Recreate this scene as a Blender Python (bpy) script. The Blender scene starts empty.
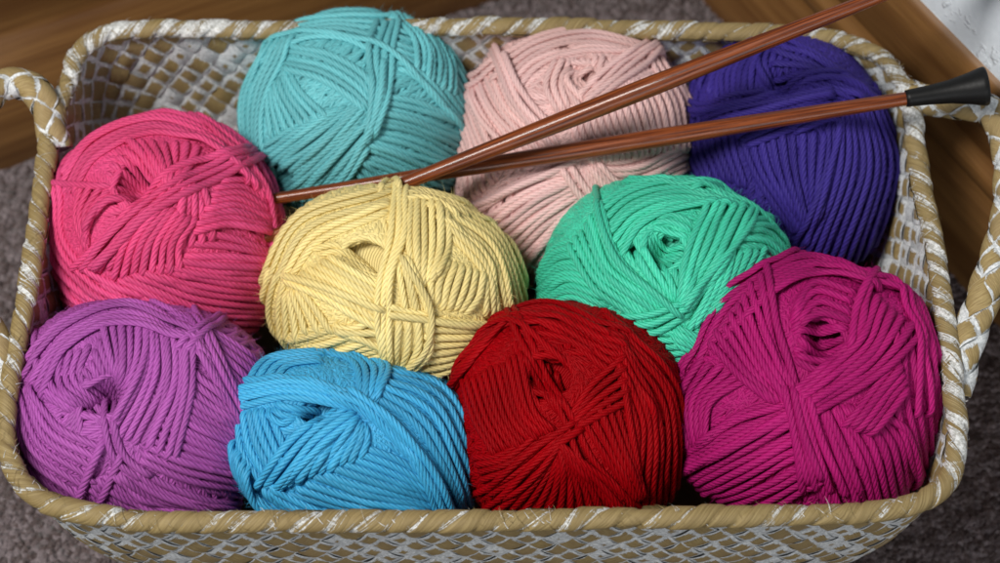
import bpy, math, random
import numpy as np
from mathutils import Vector
random.seed(7); rng = np.random.default_rng(11)
S = bpy.context.scene
C = S.collection
R = math.radians

# ------------------------------------------------------------------ camera
H = 0.125                       # height of the basket rim
PITCH = R(61.0); DIST = 0.80; FPX = 1800.0
cam_loc = np.array([0.0, -DIST*math.cos(PITCH), H + DIST*math.sin(PITCH)])
c_r = np.array([1.0, 0, 0]); c_f = np.array([0, math.cos(PITCH), -math.sin(PITCH)]); c_u = np.cross(c_r, c_f)
def ray(px, py):
    d = c_f*FPX + c_r*(px-500.0) - c_u*(py-281.5)
    return d/np.linalg.norm(d)
def on_z(px, py, z):            # measured point of the photograph -> place on a level plane
    d = ray(px, py); t = (z-cam_loc[2])/d[2]
    return cam_loc + d*t
def on_plane(px, py, p0, n):
    d = ray(px, py); t = np.dot(p0-cam_loc, n)/np.dot(d, n)
    return cam_loc + d*t
cd = bpy.data.cameras.new('camera'); cam = bpy.data.objects.new('camera', cd); C.objects.link(cam)
cam.location = cam_loc; cam.rotation_euler = (math.pi/2-PITCH, 0, 0)
cd.sensor_width = 36; cd.lens = 36*FPX/1000.0; cd.clip_start = 0.01; cd.clip_end = 50
cd.dof.use_dof = True; cd.dof.focus_distance = DIST-0.025; cd.dof.aperture_fstop = 6.7
S.camera = cam

# ------------------------------------------------------------------ helpers
def tag(o, label=None, cat=None, group=None, kind=None):
    if label: o['label'] = label
    if cat: o['category'] = cat
    if group: o['group'] = group
    if kind: o['kind'] = kind
    return o
def empty(name, loc):
    o = bpy.data.objects.new(name, None); C.objects.link(o); o.location = [float(v) for v in loc]
    o.empty_display_size = 0.02
    return o
def mesh_obj(name, verts, faces, mat, parent=None, uvs=None, attrs=None, smooth=True):
    """verts (n,3) world coords, faces (m,4) or list; uvs per-vertex (n,2)"""
    verts = np.asarray(verts, dtype=np.float32)
    off = np.array(parent.location[:], dtype=np.float32) if parent else np.zeros(3, np.float32)
    me = bpy.data.meshes.new(name)
    if isinstance(faces, np.ndarray):
        k = faces.shape[1]
        me.vertices.add(len(verts)); me.vertices.foreach_set('co', (verts-off).ravel())
        me.loops.add(faces.size); me.loops.foreach_set('vertex_index', faces.astype(np.int32).ravel())
        me.polygons.add(len(faces)); me.polygons.foreach_set('loop_start', np.arange(0, faces.size, k, dtype=np.int32))
        li = faces.ravel()
    else:
        me.from_pydata((verts-off).tolist(), [], faces); li = np.array([i for f in faces for i in f])
    me.update(calc_edges=True); me.validate()
    if uvs is not None:
        uvl = me.uv_layers.new(name='UVMap'); uvl.data.foreach_set('uv', np.asarray(uvs, np.float32)[li].ravel())
    for an, av in (attrs or {}).items():
        a = me.attributes.new(an, 'FLOAT', 'POINT'); a.data.foreach_set('value', np.asarray(av, np.float32))
    if smooth: me.polygons.foreach_set('use_smooth', np.ones(len(me.polygons), dtype=bool))
    me.materials.append(mat)
    o = bpy.data.objects.new(name, me); C.objects.link(o)
    if parent: o.parent = parent
    return o
def unit(v): return v/np.maximum(np.linalg.norm(v, axis=-1, keepdims=True), 1e-12)
def catmull(P, n, closed=False):
    P = np.asarray(P, float)
    if closed: Q = np.vstack([P[-1], P, P[:2]]); m = len(P)
    else: Q = np.vstack([2*P[0]-P[1], P, 2*P[-1]-P[-2]]); m = len(P)-1
    t = np.linspace(0, m, n, endpoint=not closed); i = np.minimum(t.astype(int), m-1); f = (t-i)[:, None]
    a, b, c, d = Q[i], Q[i+1], Q[i+2], Q[i+3]
    return 0.5*((2*b)+(-a+c)*f+(2*a-5*b+4*c-d)*f*f+(-a+3*b-3*c+d)*f**3)
def resample(P, step=None, n=None, closed=False):
    Q = np.vstack([P, P[:1]]) if closed else P
    L = np.concatenate([[0], np.cumsum(np.linalg.norm(np.diff(Q, axis=0), axis=1))])
    if n is None: n = max(4, int(round(L[-1]/step))+(0 if closed else 1))
    s = np.linspace(0, L[-1], n, endpoint=not closed)
    return np.stack([np.interp(s, L, Q[:, k]) for k in range(P.shape[1])], 1), L[-1]

# ------------------------------------------------------------------ node helpers
class NT:
    def __init__(s, name):
        s.m = bpy.data.materials.new(name); s.m.use_nodes = True; s.t = s.m.node_tree; s.t.nodes.clear()
        s.out = s.n('ShaderNodeOutputMaterial'); s.b = s.n('ShaderNodeBsdfPrincipled'); s.l(s.b.outputs[0], s.out.inputs[0])
    def n(s, t, **k):
        x = s.t.nodes.new(t)
        for a, v in k.items(): setattr(x, a, v)
        return x
    def l(s, a, b): s.t.links.new(a, b)
    def put(s, v, i):
        if hasattr(v, 'links'): s.l(v, i)
        else: i.default_value = v
    def math(s, op, a, b=0.0, c=0.0, clamp=False):
        x = s.n('ShaderNodeMath', operation=op, use_clamp=clamp)
        s.put(a, x.inputs[0]); s.put(b, x.inputs[1])
        if len(x.inputs) > 2: s.put(c, x.inputs[2])
        return x.outputs[0]
    def mix(s, f, a, b):
        x = s.n('ShaderNodeMix', data_type='RGBA'); s.put(f, x.inputs[0]); s.put(a, x.inputs[6]); s.put(b, x.inputs[7]); return x.outputs[2]
    def ramp(s, v, lo, hi):
        x = s.n('ShaderNodeMapRange', interpolation_type='SMOOTHSTEP'); s.put(v, x.inputs[0]); x.inputs[1].default_value = lo; x.inputs[2].default_value = hi; return x.outputs[0]
    def noise(s, vec, scale, detail=2, rough=0.5):
        x = s.n('ShaderNodeTexNoise'); x.inputs['Scale'].default_value = scale; x.inputs['Detail'].default_value = detail; x.inputs['Roughness'].default_value = rough
        if vec is not None: s.l(vec, x.inputs['Vector'])
        return x.outputs[0]
    def xyz(s, x, y, z=0.0):
        c = s.n('ShaderNodeCombineXYZ'); s.put(x, c.inputs[0]); s.put(y, c.inputs[1]); s.put(z, c.inputs[2]); return c.outputs[0]
    def uv(s):
        u = s.n('ShaderNodeUVMap'); q = s.n('ShaderNodeSeparateXYZ'); s.l(u.outputs[0], q.inputs[0]); return u.outputs[0], q.outputs[0], q.outputs[1]
    def obj(s): return s.n('ShaderNodeTexCoord').outputs['Object']
    def bump(s, h, dist, strength=1.0, normal=None):
        b = s.n('ShaderNodeBump'); b.inputs['Strength'].default_value = strength; b.inputs['Distance'].default_value = dist
        s.l(h, b.inputs['Height'])
        if normal is not None: s.l(normal, b.inputs['Normal'])
        s.l(b.outputs[0], s.b.inputs['Normal']); return b.outputs[0]
def col(c): return (c[0], c[1], c[2], 1.0)
def srgb(r, g, b): return tuple((v/255/12.92 if v/255 <= .04045 else ((v/255+.055)/1.055)**2.4) for v in (r, g, b))

def yarn_material(name, c, c2):
    m = NT(name); uv, u, v = m.uv()                    # u = metres along the strand, v = 0..1 round it
    ph = m.math('ADD', m.math('MULTIPLY', u, 2*math.pi*5/0.0155), m.math('MULTIPLY', v, 2*math.pi*5))
    # four plies: rounded ridges with sharp grooves
    sn = m.math('ABSOLUTE', m.math('SINE', m.math('MULTIPLY', ph, 0.5)))
    ply = m.math('POWER', sn, 0.55)
    fib = m.noise(m.xyz(m.math('MULTIPLY', ph, 0.9), m.math('SUBTRACT', m.math('MULTIPLY', u, 700.0), m.math('MULTIPLY', v, 3.0))), 1.6, 3, 0.6)
    fuzz = m.noise(m.obj(), 2600, 2, 0.6)
    big = m.noise(m.obj(), 28, 2, 0.5); rnd = m.n('ShaderNodeAttribute', attribute_name='rnd').outputs['Fac']
    h = m.math('ADD', ply, m.math('ADD', m.math('MULTIPLY', fib, 0.30), m.math('MULTIPLY', fuzz, 0.30)))
    m.bump(h, 0.00044, 0.95)
    cc = m.mix(m.ramp(big, 0.3, 0.7), col(c), col(c2))
    cc = m.mix(m.math('MULTIPLY', m.ramp(fib, 0.45, 0.8), 0.22), cc, col([min(1, x*1.35+0.004) for x in c]))
    hs = m.n('ShaderNodeHueSaturation'); m.l(cc, hs.inputs['Color']); m.l(m.math('ADD', m.math('MULTIPLY', rnd, 0.26), 0.86), hs.inputs['Value'])
    m.l(hs.outputs[0], m.b.inputs['Base Color']); m.b.inputs['Roughness'].default_value = 0.46
    m.b.inputs['Specular IOR Level'].default_value = 0.05+0.48*max(c[1], 0.0)**0.5
    m.b.inputs['Sheen Weight'].default_value = min(0.07, 0.25*c[1]); m.b.inputs['Sheen Roughness'].default_value = 0.45
    m.b.inputs['Sheen Tint'].default_value = col([0.12+0.88*x for x in c])
    return m.m

TAN = (0.46, 0.345, 0.15); TAN2 = (0.29, 0.205, 0.080); WHITE = (0.84, 0.87, 0.88)
def straw_cell_material():
    m = NT('whitewashed_straw'); uv, a, b = m.uv()     # a along the strand, b across, -0.6..0.6
    rnd = m.n('ShaderNodeAttribute', attribute_name='rnd').outputs['Fac']
    wash = m.n('ShaderNodeAttribute', attribute_name='wash').outputs['Fac']
    fib = m.noise(m.xyz(m.math('MULTIPLY', a, 2.2), m.math('MULTIPLY', b, 26.0), m.math('MULTIPLY', rnd, 40.0)), 1.0, 3, 0.6)
    blot = m.noise(m.obj(), 260, 3, 0.6)
    edge = m.math('MAXIMUM', m.math('ABSOLUTE', m.math('MULTIPLY', a, 0.92)), m.math('ABSOLUTE', b))
    e = m.math('ADD', edge, m.math('ADD', m.math('MULTIPLY', m.math('SUBTRACT', blot, 0.5), 0.28), m.math('MULTIPLY', m.math('SUBTRACT', fib, 0.5), 0.30)))
    e = m.math('ADD', e, wash)
    mask = m.ramp(e, 0.36, 0.42)
    base = m.mix(m.ramp(fib, 0.35, 0.7), col(TAN2), col(TAN))
    base = m.mix(m.math('MULTIPLY', rnd, 0.55), base, col((0.30, 0.215, 0.11)))
    wc = m.mix(m.ramp(m.noise(m.obj(), 700, 2, 0.6), 0.35, 0.65), col(WHITE), col((0.56, 0.59, 0.60)))
    m.l(m.mix(mask, base, wc), m.b.inputs['Base Color'])
    m.b.inputs['Roughness'].default_value = 0.55; m.b.inputs['Specular IOR Level'].default_value = 0.35
    m.bump(m.math('ADD', fib, m.math('MULTIPLY', mask, 0.35)), 0.0006, 0.8)
    return m.m
def straw_wrap_material():
    m = NT('whitewashed_straw_wrap'); uv, ph, v = m.uv()   # ph = wrap phase (one unit per wrap), v round the tube
    k = m.math('FLOOR', ph); fr = m.math('SUBTRACT', ph, k)
    wn = m.n('ShaderNodeTexWhiteNoise', noise_dimensions='1D'); m.l(k, wn.inputs['W']); r1 = wn.outputs['Value']
    wash = m.n('ShaderNodeAttribute', attribute_name='wash').outputs['Fac']
    fib = m.noise(m.xyz(m.math('MULTIPLY', fr, 17.0), m.math('MULTIPLY', v, 1.6), m.math('MULTIPLY', k, 3.7)), 1.0, 3, 0.6)
    blot = m.noise(m.obj(), 190, 4, 0.7); reg = m.noise(m.obj(), 26, 2, 0.5)
    ed = m.math('ABSOLUTE', m.math('SUBTRACT', fr, 0.5))
    e = m.math('ADD', m.math('MULTIPLY', ed, 0.8), m.math('ADD', m.math('MULTIPLY', m.math('SUBTRACT', blot, 0.5), 0.75), m.math('MULTIPLY', m.math('SUBTRACT', fib, 0.5), 1.15)))
    e = m.math('ADD', e, m.math('MULTIPLY', m.math('SUBTRACT', reg, 0.5), 0.7))
    e = m.math('ADD', m.math('ADD', e, wash), m.math('MULTIPLY', m.math('SUBTRACT', r1, 0.5), 0.34))
    mask = m.ramp(e, 0.36, 0.43)
    base = m.mix(m.ramp(fib, 0.3, 0.72), col((0.22, 0.155, 0.060)), col((0.35, 0.26, 0.112)))
    wc = m.mix(m.ramp(m.noise(m.obj(), 800, 2, 0.6), 0.35, 0.65), col(WHITE), col((0.46, 0.47, 0.46)))
    m.l(m.mix(m.math('MULTIPLY', mask, 0.86), base, wc), m.b.inputs['Base Color'])
    m.b.inputs['Roughness'].default_value = 0.6; m.b.inputs['Specular IOR Level'].default_value = 0.4
    m.bump(m.math('ADD', fib, m.math('MULTIPLY', mask, 0.3)), 0.0007, 0.8)
    return m.m
MAT_CELL = straw_cell_material(); MAT_WRAP = straw_wrap_material()
def plain(name, c, rough=0.8):
    m = NT(name); n = m.noise(m.obj(), 120, 3)
    m.l(m.mix(n, col([x*0.8 for x in c]), col([x*1.15 for x in c])), m.b.inputs['Base Color']); m.b.inputs['Roughness'].default_value = rough
    return m.m

# ------------------------------------------------------------------ yarn balls
NC = 170
def cube_idx(d):
    a = np.abs(d); ax = np.argmax(a, axis=1); i = np.arange(len(d)); s = d[i, ax]
    face = ax*2+(s < 0); u = d[i, (ax+1) % 3]/np.abs(s); v = d[i, (ax+2) % 3]/np.abs(s)
    u = np.arctan(u)*4/math.pi; v = np.arctan(v)*4/math.pi
    iu = np.clip(((u+1)*0.5*NC).astype(int), 0, NC-1); iv = np.clip(((v+1)*0.5*NC).astype(int), 0, NC-1)
    return (face*NC+iu)*NC+iv
class Ball:
    """strands laid one after another over a core; every strand rests on what lies under it"""
    def __init__(s, cx, cy, rx, ry, tilt, z, w, pole, crop, power=2.15, rz=None, dimple=0.010, seed=0):
        s.rng = np.random.default_rng(seed)
        s.c = on_z(cx, cy, z); s.px = (cx, cy); s.crop = crop; s.w = w; s.p = power
        dist = np.linalg.norm(cam_loc-s.c); s.m = dist/FPX/np.linalg.norm([1, (cx-500)/FPX])     # metres per pixel here
        s.rx, s.ry = rx, ry
        W = unit(cam_loc-s.c); Rr = unit(np.cross(c_u, W)); U = np.cross(W, Rr)
        t = R(tilt); X = Rr*math.cos(t)+U*math.sin(t); Y = -Rr*math.sin(t)+U*math.cos(t); s.t = t
        s.B = np.stack([X, Y, W])                                  # rows: axes
        pad = 1.5*w                                                # the wound layers add this much to the core
        s.sa = np.array([rx*s.m-pad, ry*s.m-pad, (rz*s.m if rz else 0.5*(rx+ry)*s.m)-pad])
        s.r0 = s.sa+pad
        s.pole = s.pix(pole[0], pole[1])
        s.hm = np.zeros(6*NC*NC)
        # dimple at both ends of the winding axis
        g = (np.arange(NC)+0.5)/NC*2-1; g = np.tan(g*math.pi/4); gu, gv = np.meshgrid(g, g, indexing='ij')
        D = []
        for ax in range(3):
            for sg in (1, -1):
                q = np.zeros((NC, NC, 3)); q[..., ax] = sg; q[..., (ax+1) % 3] = gu; q[..., (ax+2) % 3] = gv; D.append(q.reshape(-1, 3))
        D = unit(np.vstack(D)); ang = np.arccos(np.clip(np.abs(D @ s.pole), 0, 1))
        s.hm = -0.95*dimple*np.exp(-(ang/0.30)**2)
        s.lo, s.top = 0.25, 0.75; s.D = D; s.h0 = s.hm.copy(); s.str = []
    def pix(s, x, y):                                              # crop coords -> direction
        ox, oy, sc = s.crop; X = (x/sc+ox-s.px[0]); Y = -(y/sc+oy-s.px[1])
        return s.nrm(X, Y)
    def nrm(s, X, Y):
        ct, st = math.cos(s.t), math.sin(s.t)
        x = (X*ct+Y*st)/s.rx; y = (-X*st+Y*ct)/s.ry
        p = s.p; rho = (np.abs(x)**p+np.abs(y)**p)**(1/p)
        back = rho > 1; f = np.where(back, np.maximum(2-rho, 0.05)/np.maximum(rho, 1e-6), 1.0); x = x*f; y = y*f
        z = np.maximum(1-np.abs(x)**p-np.abs(y)**p, 0)**(1/p)*np.where(back, -1, 1)
        return unit(np.stack([x, y, z], -1))
    def surf(s, d):
        p = s.p; n = (np.abs(d)**p).sum(-1, keepdims=True)**(1/p); q = d/n
        N = unit(np.sign(q)*np.abs(q)**(p-1)/s.sa)
        return q*s.sa, N
    def lay(s, d, closed, tag=0, sink=True, wscale=1.0, lift=0.0):
        w = s.w*wscale
        P, N = s.surf(d); 
        Q, L = resample(np.hstack([P, d]), step=0.0011, closed=closed) if False else s._rs(P, d, closed)
        d = unit(Q[:, 3:]); P, N = s.surf(d); n = len(P)
        if n < 6: return
        # small wander
        k = s.rng.normal(size=n); ker = np.exp(-0.5*(np.arange(-20, 21)/7.0)**2); ker /= ker.sum()
        if n > 45: k = np.convolve(np.concatenate([k[-20:], k, k[:20]]), ker, 'valid')*0.0020
        else: k = np.zeros(n)
        T = unit((np.roll(P, -1, 0)-np.roll(P, 1, 0)) if closed else np.gradient(P, axis=0)); Bn = unit(np.cross(N, T))
        P = P+Bn*k[:, None]; d = unit(P/s.sa); P, N = s.surf(d)
        T = unit((np.roll(P, -1, 0)-np.roll(P, 1, 0)) if closed else np.gradient(P, axis=0)); Bn = unit(np.cross(N, T))
        b = np.full(n, -1.0)
        for o in (-0.28, 0, 0.28):
            b = np.maximum(b, s.hm[cube_idx((P+Bn*o*w)/s.sa)])
        # a taut strand bridges hollows
        def conv(a, kk):
            h = len(kk)//2
            ap = np.concatenate([a[-h:], a, a[:h]]) if closed else np.concatenate([np.full(h, a[0]), a, np.full(h, a[-1])])
            return np.convolve(ap, kk, 'valid')
        for _ in range(2 if n > 12 else 0):
            sm = conv(b, np.ones(7)/7); b = np.where(sm > b, sm, 0.35*b+0.65*sm)
        lo, top = s.lo*s.w, s.top*s.w
        b = np.where(b > lo, lo+(top-lo)*np.tanh((b-lo)/(top-lo)), b)
        b = b*np.clip((d[:, 2]+0.10)/0.35, 0.45, 1)
        h = b+0.26*w+lift
        if not closed and sink:
            e = np.arange(n)*0.0011; e = np.minimum(e, e[::-1]); q = np.clip(1-e/0.0032, 0, 1); h = h-q**1.6*0.0036
        for o in np.linspace(-0.5, 0.5, 9):
            hh = h+np.sqrt(max(0, 0.25-o*o))*w*0.72
            ii = cube_idx((P+Bn*o*w)/s.sa)
            np.maximum.at(s.hm, ii, hh)
        s.str.append(dict(P=P, N=N, d=d, h=h, closed=closed, w=w, tag=tag))
    def _rs(s, P, d, closed):
        A = np.hstack([P, d]); Q = np.vstack([A, A[:1]]) if closed else A
        L = np.concatenate([[0], np.cumsum(np.linalg.norm(np.diff(Q[:, :3], axis=0), axis=1))])
        n = max(4, int(round(L[-1]/0.0011))); t = np.linspace(0, L[-1], n, endpoint=not closed)
        return np.stack([np.interp(t, L, Q[:, k]) for k in range(6)], 1), L[-1]
    def loop(s, n, off=0.0, **k):                                  # full turn round the ball, plane normal n
        n = unit(n); a = unit(np.cross(n, [0.3, 0.2, 1.0])); b = np.cross(n, a); t = np.linspace(0, 2*math.pi, 240, endpoint=False)[:, None]
        s.lay(unit(n*off+math.sqrt(1-off*off)*(np.cos(t)*a+np.sin(t)*b)), True, **k)
    def base(s, betas=(50, 66, 78), group=6):
        P = s.pole; a = unit(np.cross(P, [0, 1, 0.3])); b = np.cross(P, a); Rm = s.r0.mean()
        for beta in betas:
            be = R(beta); n = int(2*math.pi*Rm*math.sin(be)/s.w*0.5); bands = list(range(0, n, group)); s.rng.shuffle(bands)
            for st in bands:
                jb = s.rng.normal()*0.03
                for i in range(st, min(st+group, n)):
                    ph = 2*math.pi*i/n
                    s.loop(P*math.cos(be+jb)+(a*math.cos(ph)+b*math.sin(ph))*math.sin(be+jb))
    def fan(s, A, Bq=None, k=None, tag=0, jit=1.0, **kw):
        A = np.array(A, float); Bq = A if Bq is None else np.array(Bq, float)
        sc = s.crop[2]
        if k is None:
            dd = np.linalg.norm(A-Bq, axis=1)/sc*s.m; k = max(1, int(round(dd.mean()/(s.w*0.98)))+1)
        ts = [0.0] if k == 1 else np.linspace(0, 1, k)
        for t in ts:
            Q = A*(1-t)+Bq*t
            if k > 1:
                e = unit(Q[0]-Q[1])*s.rng.normal()*2.5*jit; Q[0] += e
                e = unit(Q[-1]-Q[-2])*s.rng.normal()*2.5*jit; Q[-1] += e
            for a_, b_ in ((0, 1), (-1, -2)):                       # runs that reach the outline go on round the back
                X = Q[a_][0]/s.crop[2]+s.crop[0]-s.px[0]; Y = -(Q[a_][1]/s.crop[2]+s.crop[1]-s.px[1])
                rho = math.hypot(X/s.rx, Y/s.ry); dv = Q[a_]-Q[b_]
                if rho > 0.90 and (dv[0]*X-dv[1]*Y) > 0: Q = np.vstack([Q[:1]+unit(dv)*0.20*s.rx*s.crop[2], Q]) if a_ == 0 else np.vstack([Q, Q[-1:]+unit(dv)*0.20*s.rx*s.crop[2]])
            n = 60; q = catmull(Q, n); kw['lift'] = s.rng.normal()*0.08*s.w; kw['wscale'] = 1+0.06*s.rng.normal()
            # extend the ends, they dive under
            q = np.vstack([q[0]+(q[0]-q[3])*1.0, q, q[-1]+(q[-1]-q[-4])*1.0])
            ox, oy, sc = s.crop
            d = s.nrm(q[:, 0]/sc+ox-s.px[0], -(q[:, 1]/sc+oy-s.px[1]))
            s.lay(d, False, tag=tag, **kw)
    def build(s, name, label, cat, group, mat, free_name='outer_strand', free_label=None):
        low = s.c.copy(); low[2] = s.c[2]-np.sqrt(((s.B[:, 2]*s.r0)**2).sum())
        root = empty('yarn_ball', low); tag(root, label, cat, group)
        nv = 8
        for tg in sorted(set(q['tag'] for q in s.str)):
            V = []; F = []; U = []; RN = []; base = 0
            for st in s.str:
                if st['tag'] != tg: continue
                rv = s.rng.random(); 
                P, N, h, w, cl = st['P'], st['N'], st['h'], st['w'], st['closed']; n = len(P)
                top = s.hm[cube_idx(st['d'])]; vis = (h+0.45*w) > top-1.5*w
                # dilate
                v2 = vis.copy()
                for k in (1, 2, 3):
                    v2 |= np.roll(vis, k) | np.roll(vis, -k) if cl else np.concatenate([vis[k:], [False]*k]) | np.concatenate([[False]*k, vis[:-k]])
                hs = h
                Cn = P+N*hs[:, None]
                T = unit((np.roll(Cn, -1, 0)-np.roll(Cn, 1, 0)) if cl else np.gradient(Cn, axis=0)); Bn = unit(np.cross(T, N)); Nn = np.cross(Bn, T)
                seg = np.linalg.norm(np.diff(Cn, axis=0), axis=1); L = np.concatenate([[0], np.cumsum(seg)])+s.rng.random()
                idx = np.arange(n)
                if cl: Cn = np.vstack([Cn, Cn[:1]]); Bn = np.vstack([Bn, Bn[:1]]); Nn = np.vstack([Nn, Nn[:1]]); L = np.append(L, L[-1]+0.0011); v2 = np.append(v2, v2[0]); n += 1
                # runs of visible samples
                i = 0
                while i < n:
                    if not v2[i]: i += 1; continue
                    j = i
                    while j+1 < n and v2[j+1]: j += 1
                    if j-i >= 3:
                        c_, b_, n_, l_ = Cn[i:j+1], Bn[i:j+1], Nn[i:j+1], L[i:j+1]; m_ = len(c_)
                        ph = np.linspace(0, 2*math.pi, nv+1)
                        ring = c_[:, None]+b_[:, None]*(np.cos(ph)*0.515*w)[None, :, None]+n_[:, None]*(np.sin(ph)*0.46*w)[None, :, None]
                        V.append(ring.reshape(-1, 3)); U.append(np.stack([np.repeat(l_, nv+1), np.tile(np.arange(nv+1)/nv, m_)], 1))
                        a = np.arange(m_-1)[:, None]*(nv+1)+np.arange(nv)[None]; a = a.ravel()+base
                        F.append(np.stack([a, a+nv+1, a+nv+2, a+1], 1)); base += m_*(nv+1); RN.append(np.full(m_*(nv+1), rv))
                    i = j+1
            if not V: continue
            if tg == 0:                                            # the inside of the ball
                cs = 40; th = np.linspace(0, math.pi, cs//2+1); pp = np.linspace(0, 2*math.pi, cs+1)
                TH, PP = np.meshgrid(th, pp, indexing='ij'); d = np.stack([np.sin(TH)*np.cos(PP), np.sin(TH)*np.sin(PP), np.cos(TH)], -1).reshape(-1, 3)
                q, N = s.surf(d); q = q+N*(s.h0[cube_idx(d)]-0.0005)[:, None]
                V.append(q); U.append(np.stack([PP.ravel()*0.04, TH.ravel()*6], 1))
                a = (np.arange(cs//2)[:, None]*(cs+1)+np.arange(cs)[None]).ravel()+base; F.append(np.stack([a, a+cs+1, a+cs+2, a+1], 1)); base += len(q); RN.append(np.full(len(q), 0.5))
            if tg == 0:                                            # stray fibres standing off the strands
                g = s.rng; nf = 8000; pick = g.integers(0, len(s.str), nf)
                for q in pick:
                    st = s.str[q]; i = g.integers(0, len(st['P'])); top = s.hm[cube_idx(st['d'][i:i+1])][0]
                    if st['h'][i]+0.45*st['w'] < top-0.6*st['w']: continue
                    p = st['P'][i]+st['N'][i]*(st['h'][i]+0.40*st['w']); dr = unit(g.normal(size=3)+st['N'][i]*0.5); cu = g.normal(size=3)*0.0007-st['N'][i]*0.0006
                    L_ = 0.0015+0.0040*g.random(); wd = unit(np.cross(dr, g.normal(size=3)))*0.00005
                    tt_ = np.linspace(0, 1, 5)[:, None]; c_ = p+dr*L_*tt_+cu*tt_**2
                    V.append(np.hstack([c_-wd*(1.1-tt_), c_+wd*(1.1-tt_)]).reshape(-1, 3)); U.append(np.tile([0.1, 0.1], (10, 1)))
                    a = np.arange(4)*2+base; F.append(np.stack([a, a+1, a+3, a+2], 1)); base += 10; RN.append(np.full(10, 0.5+0.5*g.random()))
            V = np.vstack(V) @ s.B + s.c
            o = mesh_obj('winding' if tg == 0 else free_name, V, np.vstack(F), mat, root, np.vstack(U), {'rnd': np.concatenate(RN)})
            if tg == 1 and free_label: o['label'] = free_label
        return root

exec_balls = []
def ball(name, label, mat, params, bands, singles=(), free_label=None, betas=(50, 66, 79)):
    b = Ball(**params); b.base(betas); b.lo, b.top = 1.6, 3.0
    for f in bands:
        kk = f[2] if len(f) > 2 else None
        b.fan(f[0], f[1], kk)
    for q, f in enumerate(singles):
        b.fan(f[0], f[1] if len(f) > 1 else None, f[2] if len(f) > 2 else 1, tag=1+q)
    return b.build(name, label, 'yarn ball', 'balls of cotton yarn in the basket', mat, free_label=free_label)

K1, K2, K3, K4 = (40, 100, 2.165), (230, 0, 2.558), (440, 20, 2.165), (660, 20, 2.165)
K5, K6, K7, K8 = (250, 170, 2.448), (530, 170, 2.448), (10, 290, 2.446), (220, 340, 3.126)
K9, K10 = (440, 290, 2.446), (660, 245, 2.084)
YM = {
 'hot_pink': ((0.72, 0.078, 0.235), (0.66, 0.055, 0.17)),
 'turquoise': ((0.155, 0.54, 0.585), (0.13, 0.48, 0.52)),
 'blush': ((0.82, 0.53, 0.52), (0.76, 0.48, 0.45)),
 'indigo': ((0.048, 0.030, 0.25), (0.038, 0.024, 0.20)),
 'yellow': ((0.86, 0.71, 0.30), (0.80, 0.63, 0.24)),
 'mint': ((0.062, 0.64, 0.42), (0.05, 0.57, 0.37)),
 'lilac': ((0.41, 0.098, 0.39), (0.37, 0.080, 0.36)),
 'blue': ((0.055, 0.40, 0.68), (0.045, 0.36, 0.65)),
 'red': ((0.33, 0.001, 0.004), (0.25, 0.001, 0.003)),
 'magenta': ((0.43, 0.012, 0.155), (0.36, 0.010, 0.13)),
}
M = {k: yarn_material('cotton_yarn_'+k, *v) for k, v in YM.items()}

ball('hot_pink', 'hot pink yarn ball under the left handle, behind the lilac one', M['hot_pink'],
 dict(cx=168, cy=239, rx=119, ry=127, tilt=12, z=0.082, w=0.0033, pole=(215, 185), crop=K1, seed=1, dimple=0.014), [
 ([(320,340),(420,345),(505,350)], [(60,440),(260,560),(500,590)]),
 ([(330,285),(410,300),(490,330)], [(320,335),(410,335),(500,350)]),
 ([(240,195),(180,285),(120,370)], [(345,190),(360,240),(365,300)]),
 ([(255,230),(200,300),(170,380)], [(330,260),(300,310),(300,365)]),
 ([(385,180),(440,180),(480,220)], [(330,285),(400,270),(490,290)]),
 ([(150,165),(200,180),(255,210)], [(195,98),(225,130),(275,200)]),
 ([(195,98),(225,130),(275,200)], [(340,100),(325,140),(295,190)]),
 ([(105,185),(90,255),(115,330)], [(215,215),(160,225),(120,270)]),
 ([(30,180),(110,65),(260,22),(400,85),(490,230)], [(90,200),(135,130),(240,80),(330,95),(390,130)]),
 ([(60,190),(65,300),(130,375),(215,410)], [(18,230),(35,350),(100,430),(190,470)]),
 ([(330,45),(430,135),(480,240),(495,370)], [(370,40),(475,130),(515,240),(520,340)]),
 ([(105,345),(200,240),(300,160),(440,105)], [(150,350),(235,260),(340,195),(465,130)], 4),
 ], [([(8,155),(35,183),(110,195),(200,188)],)], free_label='single pink strand crossing the left side')

ball('turquoise', 'turquoise yarn ball against the back of the basket, left of the pale pink one', M['turquoise'],
 dict(cx=357, cy=118, rx=117, ry=108, tilt=0, z=0.083, w=0.0029, pole=(600, 90), crop=K2, seed=2, dimple=0.003), [
 ([(420,40),(560,90),(625,210)], [(430,180),(490,220),(580,320)]),
 ([(395,250),(480,265),(590,310)], [(330,400),(430,440),(560,500)]),
 ([(320,385),(370,430),(440,470)], [(280,460),(330,500),(400,520)]),
 ([(250,285),(180,322),(100,372)], [(372,262),(270,370),(130,495)]),
 ([(372,268),(272,376),(135,500)], [(352,370),(312,430),(262,500)]),
 ([(155,180),(190,240),(255,300)], [(110,240),(110,290),(120,350)]),
 ([(150,185),(230,205),(300,245),(345,285)], [(170,130),(265,150),(340,195),(370,245)]),
 ([(95,130),(130,70),(250,38),(390,32)], [(150,140),(200,110),(290,110),(360,140)]),
 ([(425,60),(470,120),(470,180)], [(520,90),(560,170),(560,240)]),
 ([(376,66),(355,130),(362,225),(350,330)], [(428,72),(412,130),(405,210),(372,335)]),
 ([(165,125),(110,235),(92,340),(112,490)], [(92,140),(42,240),(38,340),(65,440)]),
 ], [([(92,125),(180,95),(285,105),(400,140),(480,210),(565,310)],), ([(392,170),(382,240),(357,330),(312,410),(258,485)],)],
 free_label='loose turquoise strand arching over the top')

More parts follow.
